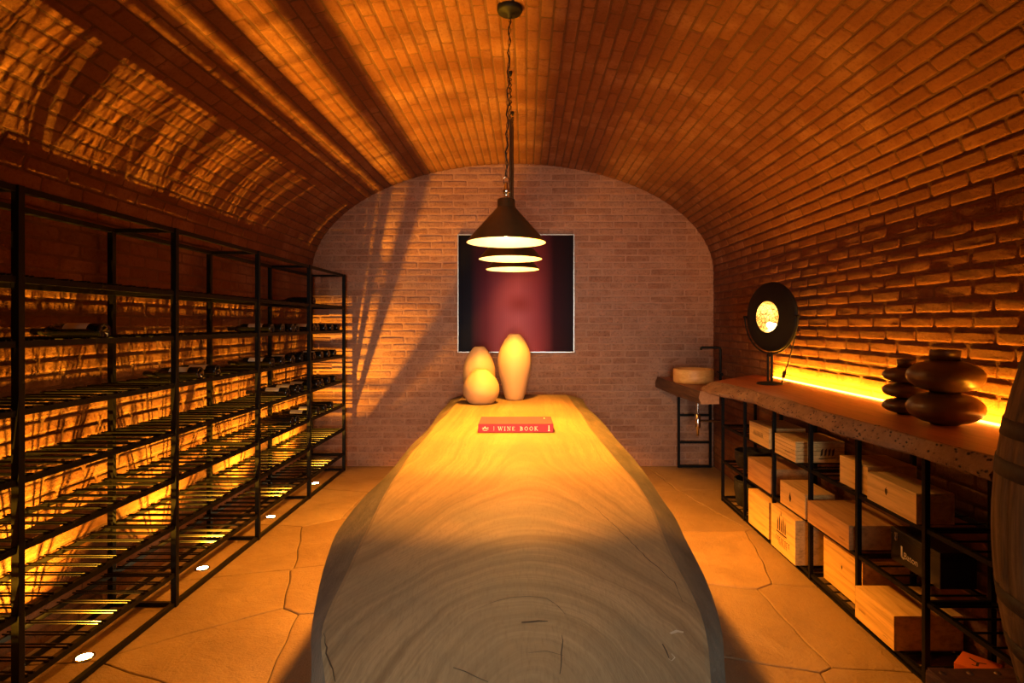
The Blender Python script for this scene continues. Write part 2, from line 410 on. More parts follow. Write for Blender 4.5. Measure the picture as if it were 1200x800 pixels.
# ------------------------------------------------------------------ flagstone floor
seeds = [(-1.55, 2.15), (-.75, 1.9), (-1.35, 2.62), (-.85, 2.72), (-1.65, 3.02), (-.95, 3.25), (-1.85, 3.75), (-1.15, 3.95), (-.5, 3.6), (-1.75, 4.75),
         (-1.0, 4.75), (-.2, 4.4), (-1.55, 5.6), (-.7, 5.65), (.1, 5.5), (1.12, 3.68), (1.74, 3.55), (.95, 2.92), (1.62, 2.95), (.75, 2.2), (1.55, 2.0),
         (.15, 2.6), (-.1, 1.9), (1.15, 4.6), (1.75, 4.75), (.55, 3.9), (.9, 5.5), (1.65, 5.6), (.5, 4.8), (-1.7, 1.3), (-.8, 1.0), (.1, 1.0), (.95, 1.2), (1.7, 1.1)]
rng = random.Random(11)
for yy in (.3, -.5, -1.4):
    for xx in (-1.7, -.7, .3, 1.3): seeds.append((xx + rng.uniform(-.25, .25), yy + rng.uniform(-.2, .2)))
def clip(poly, nx, ny, d):
    out = []
    for i in range(len(poly)):
        a, b = poly[i], poly[(i + 1) % len(poly)]; da = a[0] * nx + a[1] * ny - d; db = b[0] * nx + b[1] * ny - d
        if da <= 0: out.append(a)
        if da * db < 0:
            f = da / (da - db); out.append((a[0] + (b[0] - a[0]) * f, a[1] + (b[1] - a[1]) * f))
    return out
mb = MB()
def jit(x, y):                                    # shared waviness of the joints
    return (x + .016 * math.sin(3.1 * y + 2 * x) + .0035 * math.sin(23 * y + 9 * x), y + .016 * math.sin(3.3 * x + 1.7 * y + 1) + .0035 * math.sin(19 * x - 11 * y))
for i, (sx, sy) in enumerate(seeds):
    poly = [(XL - .03, YB - .3), (XR + .03, YB - .3), (XR + .03, YF + .03), (XL - .03, YF + .03)]
    for k, (qx, qy) in enumerate(seeds):
        if k == i: continue
        nx, ny = qx - sx, qy - sy; l = math.hypot(nx, ny); nx /= l; ny /= l
        poly = clip(poly, nx, ny, (sx + qx) / 2 * nx + (sy + qy) / 2 * ny - .0028)
        if len(poly) < 3: break
    if len(poly) < 3: continue
    fine = []
    for a, b in zip(poly, poly[1:] + poly[:1]):
        n = max(1, int(math.hypot(b[0] - a[0], b[1] - a[1]) / .05))
        for q in range(n): fine.append(jit(a[0] + (b[0] - a[0]) * q / n, a[1] + (b[1] - a[1]) * q / n))
    cx = sum(p[0] for p in fine) / len(fine); cy = sum(p[1] for p in fine) / len(fine); n = len(fine)
    def ins(d, z):
        o = []
        for (x, y) in fine:
            vx, vy = cx - x, cy - y; l = math.hypot(vx, vy); o.append((x + vx / l * d, y + vy / l * d, z))
        return o
    dz = rng.uniform(-.0025, 0)
    rings = ins(0, -.03) + ins(0, -.006) + ins(.003, -.001 + dz) + ins(.008, dz)
    fs = [(a * n + q, a * n + (q + 1) % n, (a + 1) * n + (q + 1) % n, (a + 1) * n + q) for a in range(3) for q in range(n)]
    fs.append(tuple(3 * n + q for q in range(n)))
    mb.add(rings, fs, 2 if (sx, sy) == (1.12, 3.68) else 0)
mb.add([(XL - .1, YB - .3, -.010), (XR + .1, YB - .3, -.010), (XR + .1, YF + .1, -.010), (XL - .1, YF + .1, -.010)], [(0, 1, 2, 3)], 1)
build_open(mb, 'floor', [STONE, GROUT, STONE2])

# ------------------------------------------------------------------ live-edge table
TZ = .78
def lut(pts): 
    pts = sorted(pts)
    def f(d):
        if d <= pts[0][0]: return pts[0][1]
        for (a, b), (c, e) in zip(pts, pts[1:]):
            if d <= c: return b + (e - b) * (d - a) / (c - a)
        return pts[-1][1]
    return f
def conv(pxs, t): return [(F * t / (y - 380), (x - 617) * t / (y - 380)) for x, y in pxs]
inL = conv([(388.5, 800), (379.5, 767), (378, 743), (382.5, 725), (399, 689), (417, 644), (441, 602), (461, 560), (484.7, 528.7), (512.7, 496), (533, 475), (541, 465)], .67)
inR = conv([(828.4, 800), (827, 764), (825.5, 743), (812, 701), (794, 665), (767, 602), (742, 560), (724, 540), (704, 518), (690, 498), (676, 478), (665, 464)], .67)
ouL = conv([(370.5, 800), (366, 779), (361.5, 746), (364.5, 716), (375, 668), (393, 624.5), (427.5, 579.5), (447, 560), (480, 524), (497.5, 505), (515, 484), (530, 464)], .705)
ouR = conv([(849.5, 800), (848, 752), (845, 734), (827, 680), (801.5, 626), (794, 605), (761, 560), (736.7, 530), (713, 500.7), (691, 479.7), (680.7, 463)], .705)
inL += [(.98, -.335), (.90, -.27), (.84, -.18), (.80, -.07)]; inR += [(.98, .315), (.90, .26), (.84, .18), (.80, .09)]
ouL += [(1.0, -.385), (.90, -.32), (.82, -.21), (.775, -.08)]; ouR += [(1.0, .365), (.90, .31), (.82, .21), (.775, .10)]
def soft(f, w=.10): return lambda d: sum(f(d + w * k * min(1, max(0, (d - .85) / .3))) * g for k, g in ((-1, .15), (-.5, .22), (0, .26), (.5, .22), (1, .15)))
fiL, fiR, foL, foR = soft(lut(inL)), soft(lut(inR)), soft(lut(ouL)), soft(lut(ouR))
table = thing('dining_table', 'long live-edge wooden slab table with rounded near end in the middle of the cellar', 'table')
mb = MB(); rows = []; y = .80; ys = []
while y < 5.62: ys.append(y); y += .035
ys.append(5.62); nI = 14
def wob(y, k): return .006 * math.sin(9 * y + k) + .004 * math.sin(23 * y + 2 * k)
grid = []
for i, y in enumerate(ys):
    a, b = fiL(y), fiR(y); oa = min(foL(y), a - .012); ob = max(foR(y), b + .012); oa += .006 * math.sin(5 * y); ob += .006 * math.sin(4.3 * y + 1); a += .004 * math.sin(7 * y + 2); b += .004 * math.sin(6.1 * y)
    
    row = [(oa + .05, y, .665), (oa + .012, y, .69), (oa, y, TZ - .042), (oa + (a - oa) * .55, y, TZ - .017), (a - .004, y, TZ - .003)]
    row += [(a + .006 + (b - a - .012) * k / nI, y, TZ) for k in range(nI + 1)]
    row += [(b + .004, y, TZ - .003), (ob + (b - ob) * .55, y, TZ - .017), (ob, y, TZ - .042), (ob - .012, y, .69), (ob - .05, y, .665)]
    grid.append(row)
n = len(grid[0]); vs = [v for r in grid for v in r]
for i in range(len(grid) - 1):
    for k in range(n - 1):
        edge = k < 4 or k >= n - 5
        mb.add([grid[i][k], grid[i][k + 1], grid[i + 1][k + 1], grid[i + 1][k]], [(0, 1, 2, 3)], 1 if edge else 0, True)
    mb.add([grid[i][0], grid[i][-1], grid[i + 1][-1], grid[i + 1][0]], [(0, 1, 2, 3)], 1)
mb.add(grid[-1], [tuple(range(n))], 1)
tipn = grid[0]; tip = [(v[0] * .55, .768 if v[2] < .76 else .782, v[2]) for v in tipn]
for k in range(n - 1):
    mb.add([tipn[k], tipn[k + 1], tip[k + 1], tip[k]], [(0, 1, 2, 3)], 1 if (k < 4 or k >= n - 5) else 0, True)
mb.add(tip, [tuple(range(n))], 1)
def crack(pts, w, mi=2, zz=.0006):
    P_ = [((px - 617) * .67 / (py - 380), F * .67 / (py - 380)) for px, py in pts]
    f = []
    for (a, b), (c, d) in zip(P_, P_[1:]):
        m_ = max(1, int(math.hypot(c - a, d - b) / .02))
        for q in range(m_): f.append((a + (c - a) * q / m_ + random.uniform(-.002, .002), b + (d - b) * q / m_ + random.uniform(-.002, .002)))
    f.append(P_[-1]); vs = []; L = len(f) - 1
    for i, (a, b) in enumerate(f):
        t = Vector((f[min(i + 1, L)][0] - f[max(i - 1, 0)][0], f[min(i + 1, L)][1] - f[max(i - 1, 0)][1])).normalized()
        ww = w * (.25 + .75 * math.sin(PI * (i + .6) / (L + 1.2))) * random.uniform(.6, 1.2)
        vs += [(a - t.y * ww, b + t.x * ww, TZ + zz), (a + t.y * ww, b - t.x * ww, TZ + zz)]
    mb.add(vs, [(2 * i, 2 * i + 1, 2 * i + 3, 2 * i + 2) for i in range(L)], mi)
crack([(697, 594), (712, 608), (735, 630), (760, 656), (775, 668), (790, 682), (800, 706)], .0016)
crack([(560, 713), (576, 706), (598, 700), (620, 699), (640, 701), (652, 708), (662, 719)], .0013)
crack([(612, 729), (622, 728.5), (632, 728), (642, 728)], .0045)
crack([(532, 782), (545, 787), (560, 793), (572, 799)], .0016)
crack([(659, 744), (658, 765), (656, 790)], .0013)
crack([(620, 765), (640, 762), (660, 768)], .0010)
crack([(776, 755), (781, 763), (784, 771)], .0016)
crack([(786, 742), (794, 739), (801, 741)], .0045, 3)
crack([(787, 766), (790, 770), (787, 775), (783, 772)], .0012, 3)
crack([(379, 742), (383, 765), (393, 799)], .0016)
o = mb.build('tabletop', [SLAB, LIVE, CRACK, KNOT], table)
for yy in (1.75, 4.75):
    mb = MB(); mb.box((-.06, yy, .325), (.50, .10, .65), ch=.006); mb.box((-.06, yy, .010), (.60, .34, .02), ch=.003); mb.box((-.06, yy, .656), (.60, .34, .016), ch=.003)
    mb.build('leg', STEEL, table)

# ------------------------------------------------------------------ steel wine rack (left)
FX, RX = -1.81, -2.135
BAY = .935; Y1 = 5.836; POSTS = [Y1 - BAY * k for k in range(6, -1, -1)]
SH = [.165, .41, .65, .89, 1.135, 1.38, 1.61]; ZT = 1.945
rack = thing('wine_rack', 'tall black steel wine rack with wire shelves along the whole left wall', 'wine rack')
pm = {}
for X in (FX, RX):
    for y in POSTS:
        mb = MB(); mb.box((X, y, ZT / 2), (.028, .028, ZT), ch=.002); mb.build('post', STEEL, rack)
for X in (FX, RX):
    for z in [.0125] + SH + [ZT - .0125]:
        mb = MB(); mb.box((X + (-.004 if X == FX else .004), (POSTS[0] + Y1) / 2, z), (.022 if X == FX else (.034 if z > 1.3 else .011), Y1 - POSTS[0] + .02, .022)); mb.build('rail', STEEL, rack)
for y in POSTS:
    for z in [.0125] + SH + [ZT - .0125]:
        mb = MB(); mb.box(((FX + RX) / 2, y, z - .0005), (FX - RX - .02, .020, .020)); mb.build('crossbar', STEEL, rack)
PITCH = BAY / 10
mb = MB()
for i in range(10):
    for s in (-.011, .011):
        yy = PITCH * (i + .5) + s
        mb.tube([(RX - .012, yy, .015), (FX + .008, yy, .015)], .0038, 6)
cell = None
for y in POSTS[:-1]:
    for z in SH:
        if cell is None: cell = mb.build('wire_shelf', STEEL, rack, (0, y, z))
        else:
            c = cell.copy(); C.objects.link(c); c.parent = rack; c.location = (0, y, z)

# wine bottles, lying with the base towards the room
def make_bottle(label, pi, fi):
    t = thing('wine_bottle', label, 'bottle')
    M = Matrix.Rotation(PI / 2, 4, 'Y') @ Matrix.Scale(-1.085, 4, (0, 0, 1))     # axis: base at x=0, neck towards -x
    prof = [(.0, .012), (.022, .006), (.033, .0), (.0365, .004), (.0372, .012), (.0372, .185), (.034, .205), (.026, .222), (.0165, .238), (.0142, .25), (.0140, .27)]
    mb = MB(); mb.lathe(prof, 24, M); mb.build('bottle_body', GLASS, t)
    mb = MB(); mb.lathe([(.0146, .235), (.0149, .25), (.0147, .282), (.0158, .284), (.0158, .293), (.0146, .295), (.0, .2955)], 20, M); mb.build('foil_capsule', FOIL[fi], t)
    if pi is not None:
        mb = MB(); n = 14; vs = []
        for a in range(n + 1):
            an = -1.25 + 2.5 * a / n                        # around the upper side
            for xx in (.06, .163): vs.append((-xx, .0376 * math.sin(an), .0376 * math.cos(an)))
        mb.add(vs, [(2 * a, 2 * a + 1, 2 * a + 3, 2 * a + 2) for a in range(n)], 0, True)
        mb.build('paper_label', PAPER[pi], t)
    return t
protos = {}
ORD = ['first', 'second', 'third', 'fourth', 'fifth', 'sixth', 'seventh', 'eighth', 'ninth', 'tenth', 'eleventh']
SHN = {6: 'topmost', 5: 'second highest', 4: 'third highest', 3: 'fourth highest', 2: 'fifth highest'}
def gap(d):
    k = min(range(len(POSTS) - 1), key=lambda q: abs(POSTS[q] + BAY / 2 - d)); i = min(9, max(1, round((d - POSTS[k]) / PITCH)))
    return POSTS[k] + i * PITCH
bl = {6: [(5.06, None, 0)],
      5: [(2.57, 0, 0), (4.25, 1, 0), (4.43, None, 0), (4.62, None, 0), (4.72, None, 0), (5.06, 1, 0), (5.2, None, 0), (5.37, None, 0), (5.55, None, 0), (5.7, None, 0)],
      4: [(2.0, None, 0), (3.31, 0, 0), (3.5, 0, 0), (4.25, 0, 0), (4.43, None, 0), (4.62, 1, 0), (4.81, None, 0), (5.06, None, 1), (5.28, 2, 0), (5.46, None, 2), (5.64, None, 0)],
      3: [(1.98, None, 0), (4.53, 0, 0), (4.72, 0, 0), (4.81, 1, 0), (5.0, 1, 0), (5.18, None, 0), (5.28, None, 2), (5.46, None, 0), (5.64, None, 0)],
      2: [(4.62, None, 0), (4.72, None, 0), (5.0, 0, 0), (5.18, 2, 0), (5.37, None, 0), (5.55, None, 0)]}
for si, lst in bl.items():
    used = set(); cnt = 0; far = [e for e in lst if e[0] > 4.0]
    for (d, pi, fi) in lst:
        y = gap(d)
        while round(y, 3) in used: y = gap(y + PITCH * 1.01)
        used.add(round(y, 3))
        look = {None: 'dark unlabelled', 0: 'dark cream-labelled', 1: 'dark tan-labelled', 2: 'dark white-labelled'}[pi]
        cap = {0: '', 1: ' with red foil', 2: ' with gold foil'}[fi]
        if d < 4.0:
            if si == 5: lb = look + ' wine bottle alone on the second highest wire shelf, nearest bay'
            elif d < 2.1: lb = look + ' wine bottle at the left picture edge, %s wire shelf' % SHN[si]
            else: lb = look + ' wine bottle, %s of a pair amid the third highest wire shelf' % ('nearer' if d < 3.4 else 'farther')
            grp = None
        else:
            if len(far) == 1: lb = look + ' wine bottle alone on the topmost wire shelf near the end wall'
            else: lb = look + ' bottle' + cap + ', %s from near side in far row, %s shelf' % (ORD[cnt], SHN[si])
            cnt += 1; grp = 'wine bottles in the far bays, %s wire shelf' % SHN[si]
        key = (pi, fi); xb = -1.829 + random.uniform(-.004, .0)
        loc = (xb, y, SH[si] + .015 + .0235)
        if key not in protos:
            protos[key] = t = make_bottle(lb, pi, fi); t.location = loc
            if grp: t['group'] = grp
        else:
            t = dup(protos[key], loc, None, lb)
            if grp: t['group'] = grp
            elif 'group' in t: del t['group']

# recessed floor uplights
def spot(name, loc, tgt, energy, col, size, blend, rad, parent=None):
    l = bpy.data.lights.new(name, 'SPOT'); l.energy = energy; l.color = col; l.spot_size = math.radians(size); l.spot_blend = blend; l.shadow_soft_size = rad
    o = bpy.data.objects.new(name, l); C.objects.link(o); o.location = loc
    d = Vector(tgt) - Vector(loc); o.rotation_euler = d.to_track_quat('-Z', 'Y').to_euler()
    return o
UPC = (1, .42, .020); UPE = 610
ulabels = ['nearest the camera', 'second from the near end', 'third from the near end', 'farthest, beside the end wall']
ups = []
UPX = -1.925
for k in range(5):
    y = POSTS[k + 1] + BAY * .5
    if k == 0:
        spot('uplight_lamp', (UPX, y, .022), (UPX, y, 2), UPE, UPC, 118, 1.0, .007); continue
    lb = 'glowing round floor uplight under the left rack, ' + ulabels[k - 1]
    if not ups:
        t = thing('floor_uplight', lb, 'floor light', (UPX, y, 0), 0, 'recessed uplights under the left wine rack')
        mb = MB(); mb.lathe([(.030, -.004), (.030, .005), (.036, .007), (.041, .004), (.042, -.004)], 28); mb.build('bezel', CHROME, t)
        mb = MB(); mb.lathe([(.0302, .003), (.022, .006), (.0, .007)], 28); mb.build('lens', LENS, t)
        ups.append(t)
    else: ups.append(dup(ups[0], (UPX, y, 0), None, lb))
    spot('uplight_lamp', (UPX, y, .022), (UPX, y, 2), UPE, UPC, 118, 1.0, .007)

# ------------------------------------------------------------------ pendants
PCOL = (1, .345, .022)
def pendant(label, X, d, canopy, stem):
    zc = ZA - .012; rim = 1.874
    t = thing('pendant_lamp', label, 'pendant lamp', (X, d, rim), 0, 'row of three cone pendants over the table')
    mb = MB()
    if canopy: mb.lathe([(.0, .022), (.062, .022), (.066, .014), (.066, -.004), (.060, -.016), (.014, -.022), (.012, -.040), (.0, -.041)], 32)
    else: mb.lathe([(.0, .022), (.012, .022), (.012, .0), (.006, -.02), (.0, -.02)], 12)
    mb.build('canopy' if canopy else 'ceiling_hook', BLACK, t, (0.018 if canopy else 0, 0, zc - rim))
    top = .34; zt = zc - rim - .03; stemtop = stem - rim if stem else top
    mb = MB(); n = 26; x0 = .018 if canopy else 0
    pts = []
    for i in range(n + 1):
        f = i / n; z = zt + (stemtop - zt) * f
        pts.append((x0 * (1 - f) + .008 * math.sin(i * 1.9) * (0 if i in (0, n) else 1), .006 * math.cos(i * 1.3) * (0 if i in (0, n) else 1), z))
    mb.tube(pts, .0032, 6); mb.build('cord', BLACK, t)
    ch = MB(); L = zt - stemtop; nl = int(L / .030)
    for i in range(nl):
        f = (i + .5) / nl; zc_ = zt + (stemtop - zt) * f; xx = x0 * (1 - f)
        a = PI / 2 * (i % 2); ring = []
        for k in range(11):
            an = 2 * PI * k / 10; ring.append((xx + .0055 * math.cos(an) * math.cos(a), .0055 * math.cos(an) * math.sin(a), zc_ + .019 * math.sin(an)))
        ch.tube(ring, .0018, 5, caps=False)
    ch.build('chain', SHADE_OUT, t)
    if stem:
        mb = MB(); mb.tube([(0, 0, top - .02), (0, 0, stemtop + .02)], .0085, 12); mb.build('stem', SHADE_OUT, t)
    mb = MB(); mb.lathe([(.0, .31), (.010, .31), (.010, .285), (.018, .275), (.018, .255), (.008, .25), (.012, .235), (.016, .225), (.0, .224)], 16)
    ring = [(.014 * math.cos(a * PI / 8), 0, .322 + .020 * math.sin(a * PI / 8)) for a in range(17)]
    mb.tube(ring, .003, 6, caps=False); mb.build('hanging_hook', CHROME, t)
    mb = MB()
    mb.lathe([(.0, .226), (.040, .226), (.046, .220), (.047, .182), (.050, .178), (.205, .004), (.207, .0), (.2045, -.001)], 48)
    mb.lathe([(.2045, -.001), (.198, .004), (.044, .174), (.0, .190)], 48, mi=1)
    sh = mb.build('lamp_shade', [SHADE_OUT, SHADE_IN], t)
    mb = MB(); mb.lathe([(.0, .19), (.018, .19), (.020, .178), (.020, .145), (.0, .145)], 16); mb.build('socket', BLACK, sh)
    mb = MB(); mb.lathe([(.0, .149), (.013, .146), (.016, .12), (.030, .090), (.036, .066), (.030, .042), (.015, .031), (.0, .028)], 20); mb.build('bulb', BULB, sh)
    pl = bpy.data.lights.new('pendant_bulb', 'POINT'); pl.energy = 22; pl.color = PCOL; pl.shadow_soft_size = .03
    o = bpy.data.objects.new('pendant_bulb', pl); C.objects.link(o); o.location = (X + .055, d, rim + .085)
    spot('pendant_beam', (X, d, rim + .024), (X, d, 0), 320, PCOL, 101, .2, .05)
    return t
pendant('cone pendant lamp nearest the camera, on a chain from the round ceiling rose', -.105, 3.05, True, None)
pendant('middle one of three cone pendant lamps, half hidden behind the nearest', -.104, 3.82, False, 2.76)
pendant('farthest of three cone pendant lamps, lowest glowing rim before the painting', -.107, 4.54, False, 2.95)

# ------------------------------------------------------------------ painting
t = thing('painting', 'square abstract print in dark red and navy, thin silver frame, end wall', 'painting', (-.107, YF - .004, 1.163))
pw, ph = 1.19, 1.205
mb = MB(); mb.box((0, -.016, ph / 2), (pw - .02, .012, ph - .02)); mb.build('print', PAINT, t)
mb = MB()
for s in (-1, 1):
    mb.box((s * (pw / 2 - .005), -.017, ph / 2), (.010, .034, ph), ch=.002); mb.box((0, -.017, ph / 2 + s * (ph / 2 - .005)), (pw - .020, .034, .010), ch=.002)
mb.build('frame', SILVER, t)

# ------------------------------------------------------------------ things on the table
def lathe_thing(name, label, cat, prof, mat, loc, n=48, group=None):
    def smooth(p, it=2):
        for _ in range(it):
            q = [p[0]]
            for a, b in zip(p, p[1:]): q += [(a[0] * .75 + b[0] * .25, a[1] * .75 + b[1] * .25), (a[0] * .25 + b[0] * .75, a[1] * .25 + b[1] * .75)]
            q.append(p[-1]); p = q
        return p
    mb = MB(); mb.lathe(smooth(prof), n); o = mb.build(name, mat); o.location = loc
    return tag(o, label, cat, group)
g = 'cream ceramic vases on the table'
lathe_thing('ceramic_vase', 'tall cream egg-shaped vase standing at the far end of the table', 'vase',
            [(0, .0), (.072, .0), (.082, .006), (.105, .09), (.142, .24), (.153, .33), (.143, .42), (.105, .51), (.06, .575), (.034, .59), (.03, .575), (.03, .5), (0, .5)], CREAM, (-.107, 5.25, TZ), group=g)
lathe_thing('ceramic_vase', 'low round cream vase in front of the two taller ones', 'vase',
            [(0, .0), (.085, .0), (.11, .008), (.15, .07), (.158, .13), (.14, .19), (.10, .245), (.055, .285), (.03, .292), (.026, .28), (.026, .22), (0, .22)], CREAM, (-.385, 5.0, TZ), group=g)
lathe_thing('ceramic_vase', 'medium cream vase behind the low round one, left of the tallest', 'vase',
            [(0, .0), (.08, .0), (.10, .008), (.138, .11), (.150, .22), (.138, .31), (.10, .40), (.055, .46), (.036, .47), (.03, .46), (.03, .38), (0, .38)], CREAM, (-.43, 5.36, TZ), group=g)

bk = thing('book', 'large dark red book with WINE BOOK in white on its spine, lying flat on table', 'book', (-.068, 3.785, TZ), .012)
bw, bd, bh = .465, .29, .056
mb = MB(); mb.box((0, 0, .0035), (bw, bd, .005), ch=.0015); mb.box((0, 0, bh - .0035), (bw, bd, .005), ch=.0015); mb.box((0, -bd / 2 + .003, bh / 2), (bw, .006, bh - .002), ch=.002)
mb.build('cover', BOOKR, bk)
mb = MB(); mb.box((0, .002, bh / 2), (bw - .012, bd - .012, bh - .014)); mb.build('page_block', PAGES, bk)
# spine lettering from strokes
def stroke(mb, pts, w, yy):
    for (a, b), (c, d) in zip(pts, pts[1:]):
        v = Vector((c - a, d - b)); l = v.length
        if l < 1e-6: continue
        n = Vector((-v.y, v.x)) / l * w / 2
        mb.add([(a - n.x, yy, b - n.y), (c - n.x, yy, d - n.y), (c + n.x, yy, d + n.y), (a + n.x, yy, b + n.y)], [(0, 1, 2, 3)])
def serif(mb, x, z, yy, k, s=.35): stroke(mb, [(x - s * k / 2, z), (x + s * k / 2, z)], .1 * k, yy)
def glyph(mb, ch, x, z, k, yy):           # k = cap height
    def P_(l): return [(x + a * k, z + b * k) for a, b in l]
    T, t_ = .125 * k, .06 * k
    S = lambda a, b, s=.34: serif(mb, x + a * k, z + b * k, yy, k, s)
    if ch == 'W':
        stroke(mb, P_([(0, 1), (.28, 0)]), T, yy); stroke(mb, P_([(.28, 0), (.52, .95)]), t_, yy); stroke(mb, P_([(.52, .95), (.78, 0)]), T, yy); stroke(mb, P_([(.78, 0), (1.06, 1)]), t_, yy); S(0, .97); S(1.06, .97); S(.52, .97, .2); return 1.06
    if ch == 'I': stroke(mb, P_([(.18, 0), (.18, 1)]), T, yy); S(.18, .97); S(.18, .03); return .36
    if ch == 'N': stroke(mb, P_([(.12, 0), (.12, 1)]), t_, yy); stroke(mb, P_([(.12, 1), (.75, 0)]), T, yy); stroke(mb, P_([(.75, 0), (.75, 1)]), t_, yy); S(.08, .97); S(.12, .03); S(.75, .97); return .85
    if ch == 'E':
        stroke(mb, P_([(.12, 0), (.12, 1)]), T, yy)
        for b, l in ((.04, .62), (.52, .5), (.96, .6)): stroke(mb, P_([(.0, b), (l, b)]), t_, yy)
        stroke(mb, P_([(.6, .0), (.6, .25)]), t_, yy); stroke(mb, P_([(.58, .78), (.58, 1)]), t_, yy); return .66
    if ch == 'B':
        stroke(mb, P_([(.12, 0), (.12, 1)]), T, yy); S(.08, .97); S(.08, .03)
        for c0, h, w in ((.26, .24, .42), (.74, .22, .36)):
            stroke(mb, P_([(.12, c0 - h), (.2, c0 - h)] + [(.2 + w * math.sin(a * PI / 8), c0 - h * math.cos(a * PI / 8)) for a in range(9)] + [(.12, c0 + h)]), T * .8, yy)
        return .68
    if ch == 'O':
        stroke(mb, P_([(.42 + .38 * math.cos(a * PI / 10), .5 + .48 * math.sin(a * PI / 10)) for a in range(21)]), T * .85, yy); return .84
    if ch == 'K': stroke(mb, P_([(.12, 0), (.12, 1)]), T, yy); stroke(mb, P_([(.15, .42), (.62, 1)]), t_, yy); stroke(mb, P_([(.3, .58), (.72, 0)]), T, yy); S(.12, .97); S(.12, .03); S(.62, .97); S(.72, .03); return .78
    return .5
mb = MB(); yy = -bd / 2 - .0006; k = .0235; x = -.108
for ch in 'WINE BOOK':
    x += (glyph(mb, ch, x, .0145, k, yy) + .47) * k
stroke(mb, [(-.135, .014), (-.135, .042)], .0018, yy)
stroke(mb, [(.205, .014), (.205, .046)], .005, yy); stroke(mb, [(.199, .013), (.211, .013)], .004, yy)
for (a, b), (c, d) in (((-.205, .018), (-.190, .040)), ((-.190, .040), (-.180, .022)), ((-.208, .030), (-.178, .030)), ((-.200, .016), (-.176, .016)), ((-.172, .020), (-.172, .036))):
    stroke(mb, [(a, b), (c, d)], .0028, yy)
lt = mb.build('spine_lettering', WHITE, bk); lt['label'] = 'white serif words WINE BOOK on the spine'
mb = MB(); 
for p in [[(.185, .06), (.185, .10)], [(.178, .06), (.192, .06)]]:
    for (a, b), (c, d) in zip(p, p[1:]):
        v = Vector((c - a, d - b)); n = Vector((-v.y, v.x)).normalized() * .002
        mb.add([(a - n.x, b - n.y, bh - .0005), (c - n.x, d - n.y, bh - .0005), (c + n.x, d + n.y, bh - .0005), (a + n.x, b + n.y, bh - .0005)], [(0, 1, 2, 3)])
mb.build('cover_mark', WHITE, bk)

# ------------------------------------------------------------------ counter on the right and its rack
CZ = 1.04
ctr = thing('counter', 'long live-edge wooden counter slab with pitted front edge along the right wall', 'counter')
ftop = lut([(1.80, 1.45), (2.3, 1.42), (2.8, 1.405), (3.3, 1.41), (3.67, 1.40), (3.9, 1.395), (4.12, 1.375), (4.3, 1.34)])
fbot = lut([(1.80, 1.43), (2.2, 1.40), (2.7, 1.355), (3.2, 1.36), (3.6, 1.36), (3.85, 1.32), (4.05, 1.27), (4.15, 1.25), (4.3, 1.26)])
back = 1.893; zb = .962
mb = MB(); grid = []; ys = [1.80 + .05 * i for i in range(51)]; ys = [y for y in ys if y <= 4.29]
def crow(y, yb):
    a = ftop(y) + wob(y, 5); b = fbot(y) + wob(y, 7) * 1.5
    r = [(b + .03, y, zb), (b + .004, y, zb + .012), (b + .000, y, zb + .03), (b + (a - b) * .6, y, CZ - .016), (a - .004, y, CZ - .003), (a + .01, y, CZ)]
    r += [(a + .01 + (back - a - .01) * k / 6, y + (yb - y) * k / 6, CZ) for k in range(1, 7)] + [(back, yb, zb)]
    return r
for i, y in enumerate(ys): grid.append(crow(y, y if y < 3.6 else 3.6 + (y - 3.6) * (4.95 - 3.6) / (4.29 - 3.6)))
n = len(grid[0])
for i in range(len(grid) - 1):
    for k in range(n - 1): mb.add([grid[i][k], grid[i][k + 1], grid[i + 1][k + 1], grid[i + 1][k]], [(0, 1, 2, 3)], 1 if k < 5 else 0, True)
    mb.add([grid[i][0], grid[i][-1], grid[i + 1][-1], grid[i + 1][0]], [(0, 1, 2, 3)], 1)
mb.add(grid[0], [tuple(range(n))], 1); mb.add(grid[-1], [tuple(range(n))], 1)
mb.build('countertop', [CTOP, CBARK], ctr)

o = MB(); o.box((XR - .014, 3.2, CZ + .006), (.018, 2.7, .008)); led = o.build('led_strip', LEDM)
tag(led, 'glowing amber LED strip along the back of the wooden counter', 'light strip')
al = bpy.data.lights.new('led_light', 'AREA'); al.shape = 'RECTANGLE'; al.size = .012; al.size_y = 2.7; al.energy = 72; al.color = (1, .345, .012)
ob = bpy.data.objects.new('led_light', al); C.objects.link(ob); ob.location = (XR - .030, 3.2, CZ + .014); ob.rotation_euler = (0, PI + math.radians(28), 0)

GX, HX = 1.615, 1.882
GP = [1.89, 2.38, 2.865, 3.345, 3.84, 4.353, 4.845]; GS = [.040, .335, .630]; GT = zb
rk = thing('crate_rack', 'low black steel rack of wooden wine crates under the right counter', 'rack')
for X in (GX, HX):
    for y in GP:
        top = GT - .003 if y < 4.2 or X == HX else .93
        if y > 4.5: top = .955
        mb = MB(); mb.box((X, y, top / 2), (.022, .022, top), ch=.002); mb.build('post', STEEL, rk)
YM = (GP[0] + GP[-1]) / 2; YL = GP[-1] - GP[0] + .02
for X in (GX, HX):
    for z in GS + [.009]:
        if z == .009 and X == HX: continue
        mb = MB(); mb.box((X + (.003 if X == GX else -.003), YM, z - .011), (.018, YL, .018)); mb.build('rail', STEEL, rk)
for y in GP:
    for z in GS + [.945]:
        mb = MB(); mb.box(((GX + 1.88) / 2, y, z - .0115), (1.88 - GX, .018, .018)); mb.build('crossbar', STEEL, rk)
cell = None
